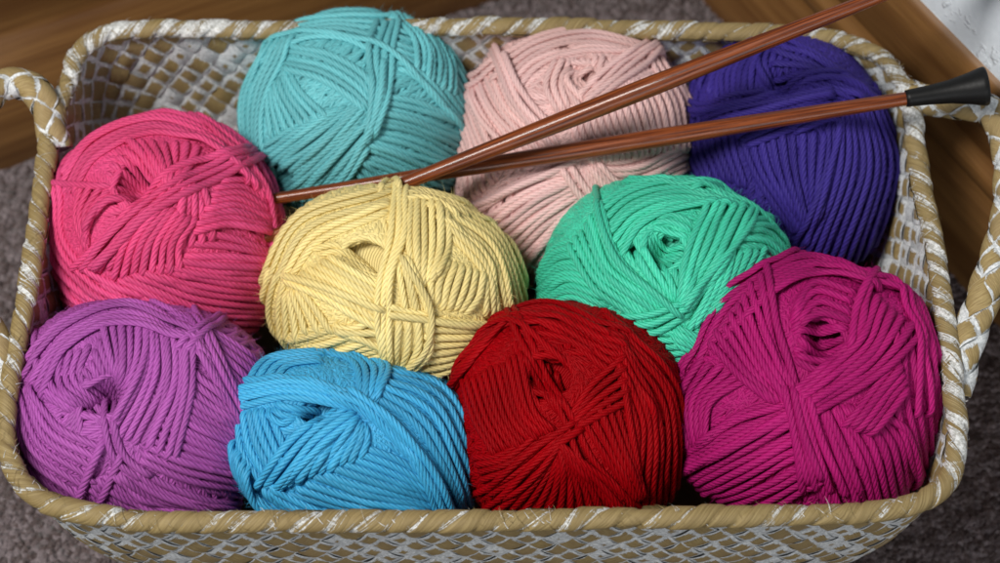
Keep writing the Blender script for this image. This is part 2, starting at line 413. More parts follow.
ball('blush', 'pale pink yarn ball under the crossing needles', M['blush'],
 dict(cx=574, cy=158, rx=119, ry=130, tilt=-8, z=0.071, w=0.0031, pole=(300, 130), crop=K3, seed=3, power=2.45, dimple=0.011), [
 ([(85,395),(180,345),(275,320)], [(190,570),(260,480),(340,400)]),
 ([(340,375),(430,370),(530,320)], [(310,290),(400,290),(530,240)]),
 ([(290,200),(295,250),(330,310)], [(490,120),(525,180),(530,270)]),
 ([(250,100),(232,150),(255,200)], [(350,90),(340,130),(330,170)]),
 ([(35,240),(60,300),(70,390)], [(75,140),(110,220),(160,300)]),
 ([(75,150),(110,220),(180,300)], [(140,100),(180,190),(250,260)]),
 ([(280,110),(265,140),(300,190)], [(330,110),(300,125),(335,150)]),
 ([(110,110),(210,48),(330,28),(460,62)], [(170,165),(215,110),(300,80),(400,85)]),
 ([(480,70),(420,115),(330,185)], [(430,72),(370,105),(305,165)]),
 ([(135,100),(170,180),(225,250)], [(155,95),(190,170),(250,240)], 3),
 ([(430,50),(500,95),(530,190)], [(460,50),(525,100),(540,190)], 3),
 ([(310,330),(345,380),(400,400)], [(340,310),(380,350),(450,370)]),
 ], [([(85,402),(190,352),(290,312)],), ([(265,322),(300,372),(335,402)], [(282,315),(318,365),(350,395)], 2)],
 free_label='pale pink strands crossing low on the ball')

ball('indigo', 'dark indigo yarn ball in the back right corner of the basket', M['indigo'],
 dict(cx=788, cy=157, rx=108, ry=127, tilt=14, z=0.080, w=0.0032, pole=(270, 130), crop=K4, seed=4, dimple=0.010), [
 ([(180,240),(215,340),(290,450)], [(350,250),(340,330),(330,420)]),
 ([(55,190),(50,260),(80,340)], [(175,190),(165,260),(190,350)]),
 ([(360,200),(350,330),(290,480)], [(470,190),(515,330),(450,560)]),
 ([(60,125),(112,62),(205,50)], [(130,170),(140,110),(190,80)]),
 ([(230,60),(215,100),(235,145)], [(330,80),(320,110),(330,140)]),
 ([(260,42),(350,95),(450,170)], [(240,140),(320,145),(410,180)]),
 ([(90,205),(200,180),(350,160)], [(200,270),(280,240),(370,210)]),
 ([(165,92),(142,130),(150,190)], [(228,70),(207,110),(200,160)]),
 ], [([(48,158),(100,182),(200,165),(300,130),(380,125),(445,155)], [(48,172),(100,196),(205,178),(310,142),(380,140),(440,172)], 2),
     ([(300,240),(370,225),(360,320),(320,460)],)], free_label='two indigo strands wrapped across the ball')

ball('yellow', 'yellow yarn ball in the middle of the basket, between blue and turquoise ones', M['yellow'],
 dict(cx=395, cy=290, rx=133, ry=107, tilt=-10, z=0.088, w=0.0033, pole=(290, 220), crop=K5, seed=5, dimple=0.007), [
 ([(470,150),(560,250),(570,350)], [(390,48),(600,125),(690,330)]),
 ([(440,365),(500,370),(610,380)], [(380,495),(460,490),(550,450)]),
 ([(465,220),(440,270),(440,330)], [(560,250),(550,310),(520,350)]),
 ([(215,365),(160,385),(95,400)], [(340,440),(270,455),(180,475)]),
 ([(215,375),(260,380),(330,350)], [(220,385),(270,400),(330,430)]),
 ([(130,285),(165,330),(210,385)], [(100,300),(98,350),(105,410)]),
 ([(160,200),(220,190),(280,225)], [(230,250),(260,250),(320,275)]),
 ([(200,215),(265,255),(325,290)], [(105,275),(200,315),(310,375)]),
 ([(45,260),(130,120),(330,55)], [(110,270),(180,180),(330,115)]),
 ([(97,270),(80,350),(95,445)], [(60,250),(33,350),(60,430)]),
 ([(390,80),(385,170),(400,300)], [(470,110),(480,190),(450,260)]),
 ([(360,220),(370,280),(380,340)], [(380,220),(410,280),(435,350)]),
 ([(345,370),(335,430),(350,480)], [(430,360),(435,430),(390,485)]),
 ([(355,60),(430,60),(560,120)], [(370,85),(430,90),(500,130)], 3),
 ], [([(352,60),(345,160),(323,260),(318,380),(338,490)], [(378,68),(376,160),(347,260),(338,380),(345,490)], 3),
     ([(105,262),(190,285),(320,335)],), ([(340,330),(390,345),(450,352)], [(340,352),(430,362),(595,382)], 2), ([(375,230),(430,330),(428,420),(380,480)],),
     ([(318,62),(330,36),(350,34),(362,60)],)],
 free_label='yellow strands drawn down over the front')

ball('mint', 'mint green yarn ball between the pale pink and magenta ones', M['mint'],
 dict(cx=668, cy=288, rx=130, ry=112, tilt=-14, z=0.088, w=0.0030, pole=(330, 200), crop=K6, seed=6, dimple=0.012), [
 ([(180,370),(300,390),(420,395)], [(240,460),(330,520),(400,500)]),
 ([(30,240),(75,190),(150,175)], [(60,330),(120,310),(200,350)]),
 ([(520,130),(600,135),(660,215)], [(480,250),(530,265),(580,260)]),
 ([(455,200),(440,280),(390,380)], [(560,200),(520,265),(470,330)]),
 ([(260,200),(300,270),(350,330)], [(350,200),(370,240),(370,300)]),
 ([(285,165),(310,205),(365,215)], [(310,130),(350,120),(395,140)]),
 ([(150,120),(250,50),(400,30),(530,100)], [(235,205),(270,150),(340,112),(440,98)]),
 ([(380,35),(440,18),(520,22)], [(400,60),(460,50),(530,70)]),
 ([(425,100),(385,200),(360,330)], [(530,110),(470,225),(385,330)]),
 ([(185,100),(225,220),(350,330)], [(115,190),(180,295),(300,375)]),
 ([(190,355),(285,350),(365,325)], [(215,385),(310,388),(390,345)], 3),
 ([(300,42),(450,62),(560,120),(665,215)], [(310,30),(460,48),(575,110),(665,190)], 2),
 ([(360,380),(420,400),(440,370)], [(350,410),(400,430),(420,420)]),
 ], [([(515,22),(550,75),(522,150),(450,240),(375,315)],), ([(172,70),(185,140),(235,240),(350,335)],)],
 free_label='mint strand looping over the right shoulder')

ball('lilac', 'lilac purple yarn ball in the front left corner of the basket', M['lilac'],
 dict(cx=145, cy=412, rx=131, ry=111, tilt=-8, power=2.6, z=0.080, w=0.0031, pole=(235, 260), crop=K7, seed=7, dimple=0.016), [
 ([(400,60),(520,125),(625,200)], [(450,165),(500,245),(550,330)]),
 ([(430,190),(490,250),(580,330)], [(330,420),(430,460),(600,490)]),
 ([(320,430),(400,480),(540,520)], [(150,480),(240,540),(360,555)]),
 ([(80,170),(85,240),(150,290)], [(200,140),(180,210),(225,270)]),
 ([(188,195),(210,225),(248,275)], [(232,102),(248,165),(275,245)]),
 ([(330,95),(330,200),(255,340)], [(440,140),(435,270),(400,405)]),
 ([(232,102),(248,165),(272,245)], [(335,95),(322,190),(262,310)]),
 ([(55,170),(145,80),(300,35),(450,120)], [(100,255),(155,150),(265,95),(415,135)]),
 ([(22,230),(45,400),(170,510)], [(75,240),(130,330),(235,385)]),
 ([(430,75),(475,190),(540,320)], [(460,75),(500,180),(560,300)], 3),
 ], [([(228,280),(255,400),(325,455)], [(248,280),(278,395),(345,445)], 2), ([(232,370),(205,430),(178,495)],), ([(272,405),(245,465),(215,525)],),
     ([(505,92),(470,120),(425,158)], [(490,82),(455,112),(412,150)], 2)],
 free_label='lilac strands tied over the front')

ball('blue', 'sky blue yarn ball at the front of the basket, left of the red one', M['blue'],
 dict(cx=352, cy=443, rx=133, ry=89, tilt=-10, z=0.076, w=0.0032, power=2.6, pole=(300, 230), crop=K8, seed=8, dimple=0.007), [
 ([(450,190),(600,310),(720,520)], [(500,95),(720,180),(830,500)]),
 ([(460,340),(560,380),(680,460)], [(180,500),(350,550),(640,560)]),
 ([(400,240),(290,330),(190,450)], [(450,260),(460,310),(440,370)]),
 ([(50,230),(60,350),(130,460)], [(160,215),(190,290),(220,370)]),
 ([(45,300),(70,400),(130,480)], [(110,400),(140,480),(220,530)]),
 ([(160,230),(200,260),(240,240)], [(180,200),(230,215),(300,205)]),
 ([(90,160),(150,65),(310,42)], [(175,150),(215,95),(310,80)]),
 ([(300,42),(410,80),(440,185)], [(380,45),(525,95),(495,190)]),
 ([(375,205),(255,290),(145,430)], [(430,245),(330,320),(180,470)], 4),
 ([(55,215),(200,180),(400,210)], [(105,140),(250,135),(410,180)], 5),
 ([(150,450),(200,500),(300,545)], [(175,445),(230,480),(330,520)], 3),
 ([(365,190),(475,240),(590,370),(680,545)], [(420,185),(540,265),(645,390),(715,530)], 4),
 ], [([(350,178),(460,225),(600,370),(690,540)],)], free_label='sky blue strand running down the right side')

ball('red', 'deep red yarn ball at the front of the basket, left of the magenta one', M['red'],
 dict(cx=571, cy=418, rx=118, ry=118, tilt=-2, z=0.080, w=0.0029, power=2.6, pole=(275, 215), crop=K9, seed=9, dimple=0.009), [
 ([(430,200),(460,350),(440,500)], [(420,80),(570,250),(590,520)]),
 ([(290,370),(230,450),(150,530)], [(300,380),(420,470),(520,560)]),
 ([(350,320),(400,400),(470,500)], [(440,230),(460,350),(480,480)]),
 ([(240,340),(160,400),(90,410)], [(320,350),(240,440),(140,510)]),
 ([(65,230),(100,330),(140,400)], [(200,165),(230,290),(280,345)]),
 ([(210,170),(240,230),(290,300)], [(280,180),(290,230),(310,290)]),
 ([(320,310),(370,235),(440,175)], [(335,335),(400,300),(455,270)]),
 ([(42,240),(105,110),(250,38),(430,110)], [(120,140),(190,90),(300,120),(400,190)]),
 ([(180,70),(280,60),(400,120)], [(190,110),(280,120),(370,160)]),
 ], [([(165,60),(225,180),(295,310),(350,420),(430,510)], [(185,52),(245,172),(315,305),(368,408),(450,500)], 2),
     ([(345,335),(250,405),(150,500)], [(325,325),(235,390),(130,480)], 2), ([(42,230),(110,120),(190,100),(290,170)],)],
 free_label='red strands crossing in an X over the front')

ball('magenta', 'large magenta yarn ball in the front right corner of the basket', M['magenta'],
 dict(cx=803, cy=390, rx=136, ry=133, tilt=-14, z=0.082, w=0.0033, pole=(340, 200), crop=K10, seed=10, dimple=0.011, power=2.6), [
 ([(60,230),(30,330),(60,430)], [(190,280),(120,330),(110,400)]),
 ([(480,200),(480,350),(530,510)], [(545,170),(585,330),(570,480)]),
 ([(290,345),(300,440),(350,540)], [(430,340),(500,400),(520,520)]),
 ([(95,410),(180,350),(270,325)], [(32,485),(150,415),(285,345)]),
 ([(32,485),(150,420),(285,350)], [(110,570),(230,540),(330,480)]),
 ([(380,370),(420,320),(480,240)], [(430,380),(470,330),(500,290)]),
 ([(280,240),(320,260),(350,260)], [(280,150),(320,90),(400,110)]),
 ([(290,200),(330,225),(385,210)], [(290,165),(330,130),(390,150)]),
 ([(30,280),(110,120),(300,22),(450,85)], [(190,160),(250,110),(330,75),(425,100)]),
 ([(225,65),(250,190),(295,320)], [(120,210),(170,270),(235,325)]),
 ([(425,110),(400,200),(290,300)], [(525,185),(440,270),(320,350)]),
 ([(265,315),(285,400),(300,490)], [(310,320),(335,400),(380,500)], 4),
 ([(430,70),(500,80),(540,190),(555,330)], [(420,85),(480,100),(515,200),(520,330)], 3),
 ], [([(440,72),(410,120),(388,205)], ), ([(35,280),(68,195),(132,118),(235,52)],), ([(262,300),(285,390),(312,480)], [(278,298),(300,385),(335,470)], 2)],
 free_label='magenta strands falling from the middle')

# ------------------------------------------------------------------ basket
rim_px = [(66,88),(78,56),(104,37),(150,30),(250,29),(400,28),(550,28),(700,30),(800,36),(850,45),(885,62),(905,90),(913,120),(921,180),(932,230),(941,290),(948,345),(954,400),
          (957,440),(951,475),(932,495),(895,508),(830,514),(700,518),(520,520),(400,521),(250,523),(150,522),(85,512),(40,498),(14,470),(5,430),(10,385),(20,335),(29,285),(36,235),(41,190),(48,145),(56,115)]
rim = np.array([on_z(x, y, H) for x, y in rim_px]); rim[:, 2] = H
rim, RL = resample(catmull(rim, 1600, True), n=1000, closed=True)
cen = rim.mean(0)
def smooth_closed(P, s):
    k = np.exp(-0.5*(np.arange(-60, 61)/s)**2); k /= k.sum()
    return np.stack([np.convolve(np.concatenate([P[-60:, i], P[:, i], P[:60, i]]), k, 'valid') for i in range(P.shape[1])], 1)
wallpath = smooth_closed(rim, 6.0)
def wall_point(s, t, off=0.0):
    """s 0..1 round, t 0 at the rim .. 1 at the floor, off = outward offset"""
    s = np.asarray(s) % 1.0; t = np.asarray(t, float); x = s*1000; i = x.astype(int) % 1000; f = (x-np.floor(x))[..., None]
    p = wallpath[i]*(1-f)+wallpath[(i+1) % 1000]*f
    q = wallpath[(i+1+3) % 1000]-wallpath[(i-3) % 1000]; nn = np.stack([-q[..., 1], q[..., 0], 0*q[..., 0]], -1); nn = unit(nn)
    nn = nn*np.sign(((p-cen)*nn).sum(-1, keepdims=True))
    sc = 1-0.09*np.power(t, 1.0)-0.03*t**3; P = cen+(p-cen)*sc[..., None]; P[..., 2] = H-0.003-(H-0.006)*t
    nz = unit(nn+np.array([0, 0, -0.22])); bul = 0.003*np.sin(t*math.pi)
    return P+nz*(off+bul)[..., None] if np.ndim(off+bul) else P+nz*(off+bul), nz

def woven(func, ncol, nrow, closed_rows, amp, sign=1, wash=None, seed=3, jmin=0, over=0.60, cw=0.50):
    """plaited diagonal cells over a surface func(a, b) -> point, normal; a in 0..ncol, b in 0..nrow"""
    g = np.random.default_rng(seed); V = []; F = []; U = []; RN = []; WS = []; base = 0
    al = np.linspace(-over, over, 9); ac = np.linspace(-cw, cw, 5); AL, AC = np.meshgrid(al, ac, indexing='ij')
    for i in range(ncol):
        for j in range(jmin, nrow+1):
            if (i+j) % 2: continue
            typ = i % 2; r = g.random(); jw = 1+g.normal()*0.09; rot = g.normal()*0.10
            A = AL*(1.06+g.normal()*0.08)*math.cos(rot)-AC*jw*math.sin(rot); B = AC*jw*math.cos(rot)+AL*math.sin(rot)
            p, q = (A, B) if typ == 0 else (B, A)              # p along (1,1), q along (1,-1)
            a = i+(p+q); b = j+(p-q)
            hgt = amp*(np.cos(np.pi*np.clip(AL, -0.75, 0.75))*(1+g.normal()*0.15)-0.9*AC**2+g.normal()*0.05)
            P, N = func(a, b); P = P+N*(sign*hgt)[..., None]
            V.append(P.reshape(-1, 3)); U.append(np.stack([AL.ravel(), AC.ravel()], 1)); RN.append(np.full(45, r))
            wv = g.normal()*0.07+(0.0 if wash is None else wash(i, j))
            if g.random() < 0.15: wv += 0.22
            WS.append(np.full(45, wv))
            a0 = (np.arange(8)[:, None]*5+np.arange(4)[None]).ravel()+base; F.append(np.stack([a0, a0+5, a0+6, a0+1], 1)); base += 45
    return np.vstack(V), np.vstack(F), np.vstack(U), {'rnd': np.concatenate(RN), 'wash': np.concatenate(WS)}

bk = empty('wicker_basket', (cen[0], cen[1], 0.0))
tag(bk, 'rectangular woven straw basket with whitewashed plait holding the yarn balls', 'basket')
NCOL = 2*int(round(RL/0.0135)); NCOL += NCOL % 2
NROW = 15
bn = lambda a, b: (a/NCOL, b/NROW)
fo = lambda a, b: wall_point(a/NCOL, np.clip(b/NROW, -0.02, 1.0), np.zeros(np.shape(a))+0.0010)
fi = lambda a, b: wall_point(a/NCOL, np.clip(b/NROW, -0.02, 1.0), np.zeros(np.shape(a))-0.0010)
V, F, U, AT = woven(fo, NCOL, NROW, False, 0.0007, 1, seed=5, wash=lambda i, j: 0.04)
V2, F2, U2, AT2 = woven(fi, NCOL, NROW, False, 0.0010, -1, seed=6, wash=lambda i, j: 0.05)
# the backing between both faces
ss = np.linspace(0, 1, 401); tt = np.linspace(0.0, 1.0, 20); SS, TT = np.meshgrid(ss, tt, indexing='ij')
PB, _ = wall_point(SS, TT, np.zeros(SS.shape)); PB = PB.reshape(-1, 3)
a0 = (np.arange(400)[:, None]*20+np.arange(19)[None]).ravel()
FB = np.stack([a0, a0+20, a0+21, a0+1], 1)
n1, n2 = len(V), len(V)+len(V2)
mesh_obj('wall', np.vstack([V, V2, PB]), np.vstack([F, F2+n1, FB+n2]), MAT_CELL, bk, np.vstack([U, U2, np.full((len(PB), 2), 0.5)]),
         {k: np.concatenate([AT[k], AT2[k], np.full(len(PB), 0.2)]) for k in AT})
# base
bp = (cen+(wallpath-cen)*0.845)[::10]
bv = [(cen[0], cen[1], 0.006)]+[(p[0], p[1], 0.006) for p in bp]+[(cen[0], cen[1], 0.002)]+[(p[0], p[1], 0.002) for p in bp]
nb = len(bp); bf = [(0, 1+k, 1+(k+1) % nb) for k in range(nb)]+[(nb+1, nb+2+(k+1) % nb, nb+2+k) for k in range(nb)]+[(1+k, nb+2+k, nb+2+(k+1) % nb, 1+(k+1) % nb) for k in range(nb)]
mesh_obj('base', np.array(bv), bf, plain('straw_base', (0.22, 0.15, 0.07)), bk, smooth=False)

def wrapped_tube(name, path, closed, rad, pitch, parent, slant=1, wash=None, seed=1, flat=1.0, rise=None, bulge=0.0011):
    """cord wrapped with flat straw: path (n,3)"""
    g = np.random.default_rng(seed)
    P, L = resample(path, step=0.0011, closed=closed); n = len(P)
    if closed: T = unit(np.roll(P, -1, 0)-np.roll(P, 1, 0))
    else: T = unit(np.gradient(P, axis=0))
    up = np.array([0, 0, 1.0]); Bn = unit(np.cross(T, up)); Nn = np.cross(Bn, T)
    nv = 28; ph = np.linspace(0, 2*math.pi, nv+1)
    turns = int(round(L/pitch)); u = np.arange(n+(1 if closed else 0))/n*turns
    if closed: P = np.vstack([P, P[:1]]); Bn = np.vstack([Bn, Bn[:1]]); Nn = np.vstack([Nn, Nn[:1]])
    # uneven wrap widths
    U_, V_ = np.meshgrid(u, ph/(2*math.pi), indexing='ij'); 
    wob = np.interp(U_.ravel() % turns, np.arange(turns+1), np.append(g.normal(size=turns)*0.17, 0)).reshape(U_.shape)
    PH = U_+slant*V_+wob*0.8; fr = PH-np.floor(PH); kk = np.floor(PH).astype(int) % max(turns, 1)
    ra = g.normal(size=turns+3)*0.00035
    prof = np.minimum(1, np.minimum(fr, 1-fr)/0.20); prof = np.sin(prof*math.pi/2); prof = prof+0.35*(fr-0.5)   # each wrap overlaps the next
    rr = rad+bulge*(prof-0.5)+ra[kk]
    Q = P[:, None]+Bn[:, None]*(np.cos(ph)[None, :]*rr)[..., None]+Nn[:, None]*(np.sin(ph)[None, :]*rr*flat)[..., None]
    m_ = len(P); a = (np.arange(m_-1)[:, None]*(nv+1)+np.arange(nv)[None]).ravel()
    F = np.stack([a, a+1, a+nv+2, a+nv+1], 1)
    ws = np.zeros(m_) if wash is None else wash(P)
    QV = [Q.reshape(-1, 3)]; QU = [np.stack([PH.ravel(), V_.ravel()], 1)]; QF = [F]; QW = [np.repeat(ws, nv+1)]; base = m_*(nv+1)
    Tn = np.vstack([T, T[:1]]) if closed else T
    for _ in range(int(L*1100)):
        i = g.integers(0, m_); a_ = g.uniform(-0.3, math.pi+0.3); out = Bn[i]*math.cos(a_)+Nn[i]*math.sin(a_); side = np.cross(Tn[i], out)
        st = P[i]+out*(rad+bulge*0.4); dr = unit(Tn[i]*0.7-side*slant/abs(slant)*0.7+g.normal(size=3)*0.25+out*g.uniform(-0.05, 0.25)); l_ = g.uniform(0.003, 0.009); tt_ = np.linspace(0, 1, 6)[:, None]
        c_ = st+dr*l_*tt_-out*(l_*l_/(2*rad))*0.75*tt_**2; wd = unit(np.cross(dr, out))*g.uniform(0.00008, 0.00022)
        QV.append(np.hstack([c_-wd*(1.05-tt_), c_+wd*(1.05-tt_)]).reshape(-1, 3)); QU.append(np.tile([g.uniform(0, 90), 0.3], (12, 1)))
        a = np.arange(5)*2+base; QF.append(np.stack([a, a+1, a+3, a+2], 1)); QW.append(np.full(12, g.normal()*0.2+0.05)); base += 12
    return mesh_obj(name, np.vstack(QV), np.vstack(QF), MAT_WRAP, parent, np.vstack(QU), {'wash': np.concatenate(QW)})
    return mesh_obj(name, Q.reshape(-1, 3), F, MAT_WRAP, parent, np.stack([PH.ravel(), V_.ravel()], 1), {'wash': np.repeat(ws, nv+1)})
def rim_wash(P):                                        # more paint left on the back and the right side, less on the front
    y = (P[:, 1]-cen[1])/0.12; x = (P[:, 0]-cen[0])/0.2
    return 0.01+0.08*np.clip(y, -1, 1)+0.14*np.clip((x-0.75)*4, 0, 1)+0.05*np.sin(np.arange(len(P))*0.021)*np.sin(np.arange(len(P))*0.0073+1)
rim2 = rim.copy(); rim2[:, 2] += 0.0012*np.sin(np.arange(1000)/1000*2*math.pi*7)
wrapped_tube('rim', rim2, True, 0.0041, 0.0120, bk, slant=-2, wash=rim_wash, seed=4, flat=0.95)

def handle(pts, seed):
    P = np.array([on_z(x, y, z) for x, y, z in pts]); P, L = resample(catmull(P, 300), n=240)
    T = unit(np.gradient(P, axis=0)); B = unit(np.cross(T, [0, 0, 1.0])); N = np.cross(B, T); nc = 2*int(round(L/0.017)); around = 6
    def f(a, b):
        x = np.clip(a/nc, 0, 1)*239; i = np.minimum(x.astype(int), 238); q = (x-i)[..., None]
        c = P[i]*(1-q)+P[i+1]*q; th = np.asarray(b)/around*2*math.pi
        n = B[i]*np.cos(th)[..., None]+N[i]*np.sin(th)[..., None]; return c+n*0.0066, n
    V, F, U, AT = woven(f, nc+1, around-1, True, 0.0012, 1, seed=seed, wash=lambda i, j: 0.0, over=0.62)
    ph = np.linspace(0, 2*math.pi, 13); core = P[::3]; cb, cn = B[::3], N[::3]
    K = core[:, None]+cb[:, None]*(np.cos(ph)*0.0064)[None, :, None]+cn[:, None]*(np.sin(ph)*0.0064)[None, :, None]
    a0 = (np.arange(len(core)-1)[:, None]*13+np.arange(12)[None]).ravel(); n1 = len(V)
    F = np.vstack([F, np.stack([a0, a0+1, a0+14, a0+13], 1)+n1]); m_ = len(core)*13
    return mesh_obj('handle', np.vstack([V, K.reshape(-1, 3)]), F, MAT_CELL, bk, np.vstack([U, np.full((m_, 2), 0.5)]), {k: np.append(AT[k], np.full(m_, 0.2)) for k in AT})
handle([(900,92,H-.004),(925,100,H),(960,104,H+.006),(992,112,H+.010),(1008,150,H+.013),(1010,200,H+.013),(1000,245,H+.010),(988,285,H+.006),(974,325,H),(962,360,H-.004),(955,395,H-.010)], 8)
handle([(56,150,H-.006),(50,120,H),(40,95,H+.006),(18,83,H+.010),(-6,90,H+.012),(-26,125,H+.013),(-34,190,H+.013),(-32,260,H+.010),(-18,315,H+.006),(-3,350,H),(6,392,H-.006)], 9)

# ------------------------------------------------------------------ knitting needles
def lathe(P0, P1, prof, nv=28):
    """prof: list of (t along 0..1, radius)"""
    P0, P1 = np.array(P0), np.array(P1); ax = unit(P1-P0); b = unit(np.cross(ax, [0, 0, 1.0])); n = np.cross(b, ax)
    ph = np.linspace(0, 2*math.pi, nv+1); V = []; U = []
    L = np.linalg.norm(P1-P0)
    for t, r in prof:
        V.append(P0+(P1-P0)*t+(np.cos(ph)[:, None]*b+np.sin(ph)[:, None]*n)*r); U.append(np.stack([np.full(nv+1, t*L), ph/(2*math.pi)], 1))
    m_ = len(prof); a = (np.arange(m_-1)[:, None]*(nv+1)+np.arange(nv)[None]).ravel()
    return np.vstack(V), np.stack([a, a+1, a+nv+2, a+nv+1], 1), np.vstack(U)
def needle_wood():
    m = NT('polished_rosewood'); uv, u, v = m.uv()
    vv = m.math('MULTIPLY', m.math('SINE', m.math('MULTIPLY', v, 2*math.pi)), 1.0); v2 = m.math('COSINE', m.math('MULTIPLY', v, 2*math.pi))
    g1 = m.noise(m.xyz(m.math('MULTIPLY', u, 28.0), m.math('MULTIPLY', vv, 5.0), m.math('MULTIPLY', v2, 5.0)), 1.0, 4, 0.6)
    g2 = m.noise(m.xyz(m.math('MULTIPLY', u, 160.0), m.math('MULTIPLY', vv, 14.0), m.math('MULTIPLY', v2, 14.0)), 1.0, 2, 0.6)
    c = m.mix(m.ramp(g1, 0.35, 0.65), col((0.070, 0.013, 0.004)), col((0.26, 0.062, 0.014)))
    c = m.mix(m.math('MULTIPLY', m.ramp(g2, 0.58, 0.72), 0.55), c, col((0.045, 0.012, 0.008)))
    c = m.mix(m.math('MULTIPLY', m.ramp(g2, 0.42, 0.25), 0.0), c, col((0.5, 0.2, 0.06)))
    m.l(c, m.b.inputs['Base Color']); m.b.inputs['Roughness'].default_value = 0.4; m.b.inputs['Specular IOR Level'].default_value = 0.2
    m.b.inputs['Coat Weight'].default_value = 0.38; m.b.inputs['Coat Roughness'].default_value = 0.08
    m.bump(g2, 0.00008, 0.5); return m.m
NW = needle_wood()
def cap_mat():
    m = NT('black_plastic'); n = m.noise(m.obj(), 500, 3); m.b.inputs['Base Color'].default_value = col((0.006, 0.006, 0.006)); m.b.inputs['Specular IOR Level'].default_value = 0.22
    m.l(m.math('ADD', m.math('MULTIPLY', n, 0.15), 0.38), m.b.inputs['Roughness']); m.bump(n, 0.0001, 0.4); return m.m
CM = cap_mat()
def needle(label, p_tip, p_end, rt, rm, re):
    """p_*: (px, py, z); straight needle lying over the balls; cap beyond the end"""
    A = on_z(*p_tip); B = on_z(*p_end); ax = unit(B-A)
    root = empty('knitting_needle', (A+B)/2); tag(root, label, 'knitting needle', 'pair of wooden knitting needles')
    pr = [(-0.045, 0.0003), (-0.04, 0.0009), (-0.02, rt*0.75), (0.0, rt)]+[(t, rt+(rm-rt)*(0.5-0.5*math.cos(t/0.62*math.pi)) if t < 0.62 else rm+(re-rm)*((t-0.62)/0.38)) for t in np.linspace(0.03, 1, 40)]
    V, F, U = lathe(A, B, pr); mesh_obj('shaft', V, F, NW, root, U)
    E = B+ax*0.036; r = re
    cp = [(-0.004, 0.0), (-0.004, r*1.10), (0.0, r*1.22), (0.05, r*1.28), (0.3, r*1.45), (0.55, r*1.75), (0.8, r*2.35), (0.93, r*2.78), (0.98, r*2.88), (1.0, r*2.75), (1.002, r*2.4), (0.995, 0.0)]
    V, F, U = lathe(B, E, cp); mesh_obj('end_cap', V, F, CM, root, U)
    return root
zt = H+0.012
needle('brown wooden needle lying lower, its flared black cap over the back right rim', (260,200.9,H-0.016), (906,98.5,H+0.029), 0.0027, 0.0044, 0.0031)
needle('brown wooden needle crossing on top, slanting up out of the picture', (268,237,H-0.018), (905,-14,H+0.082), 0.0026, 0.0046, 0.0028)

# ------------------------------------------------------------------ room: carpet, skirting boards, plaster wall
def carpet():
    xs = np.arange(-0.62, 0.90, 0.0035); ys = np.arange(-0.55, 0.80, 0.0035); X, Y = np.meshgrid(xs, ys, indexing='ij')
    Z = np.zeros(X.shape)
    m = NT('carpet_pile'); ob = m.obj()
    vo = m.n('ShaderNodeTexVoronoi'); vo.inputs['Scale'].default_value = 330; m.l(ob, vo.inputs['Vector'])
    n1 = m.noise(ob, 420, 3, 0.65); n2 = m.noise(ob, 60, 3, 0.6); n3 = m.noise(ob, 1300, 2, 0.6)
    sep = m.n('ShaderNodeSeparateColor'); m.l(vo.outputs['Color'], sep.inputs[0])
    c = m.mix(m.ramp(sep.outputs[0], 0.2, 0.9), col((0.125, 0.090, 0.086)), col((0.31, 0.255, 0.265)))
    c = m.mix(m.ramp(n1, 0.3, 0.7), m.mix(0.55, c, col((0.055, 0.038, 0.038))), c)
    c = m.mix(m.math('MULTIPLY', m.ramp(n3, 0.55, 0.75), 0.5), c, col((0.48, 0.43, 0.43)))
    m.l(c, m.b.inputs['Base Color']); m.b.inputs['Roughness'].default_value = 0.95; m.b.inputs['Specular IOR Level'].default_value = 0.05
    m.b.inputs['Sheen Weight'].default_value = 0.1
    h = m.math('SUBTRACT', m.math('ADD', m.math('MULTIPLY', n1, 0.8), m.math('MULTIPLY', n2, 0.8)), m.math('MULTIPLY', vo.outputs['Distance'], 1.0))
    m.bump(h, 0.006, 0.9)
    r2 = np.random.default_rng(3); Z += (r2.random(X.shape)-0.5)*0.0036-0.002
    nx, ny = X.shape; a = (np.arange(nx-1)[:, None]*ny+np.arange(ny-1)[None]).ravel()
    o = mesh_obj('carpet', np.stack([X.ravel(), Y.ravel(), Z.ravel()], 1), np.stack([a, a+ny, a+ny+1, a+1], 1), m.m)
    tag(o, kind='structure')
carpet()
L0, L1 = on_z(0, 168, 0), on_z(490, 0, 0); R0, R1 = on_z(705, 0, 0), on_z(1000, 325, 0)
def isect(a, b, c, d):
    x = np.array([[b[0]-a[0], -(d[0]-c[0])], [b[1]-a[1], -(d[1]-c[1])]]); t = np.linalg.solve(x, (c-a)[:2]); return a+(b-a)*t[0]
corner = isect(L0, L1, R0, R1); corner[2] = 0
dl = unit(L0-L1); dr = unit(R1-R0)
nl = np.array([-dl[1], dl[0], 0]); nl *= np.sign(np.dot(cen-L0, nl)); nr = np.array([-dr[1], dr[0], 0]); nr *= np.sign(np.dot(cen-R0, nr))
hr = on_plane(950, 48, R0, nr)[2]; hl = on_plane(80, 24, L0, nl)[2]
print('MEASURE corner', corner, 'skirting top right', hr, 'left line', hl, 'angle', math.degrees(math.acos(np.dot(dl, dr))), 'rim size', rim.max(0)-rim.min(0))
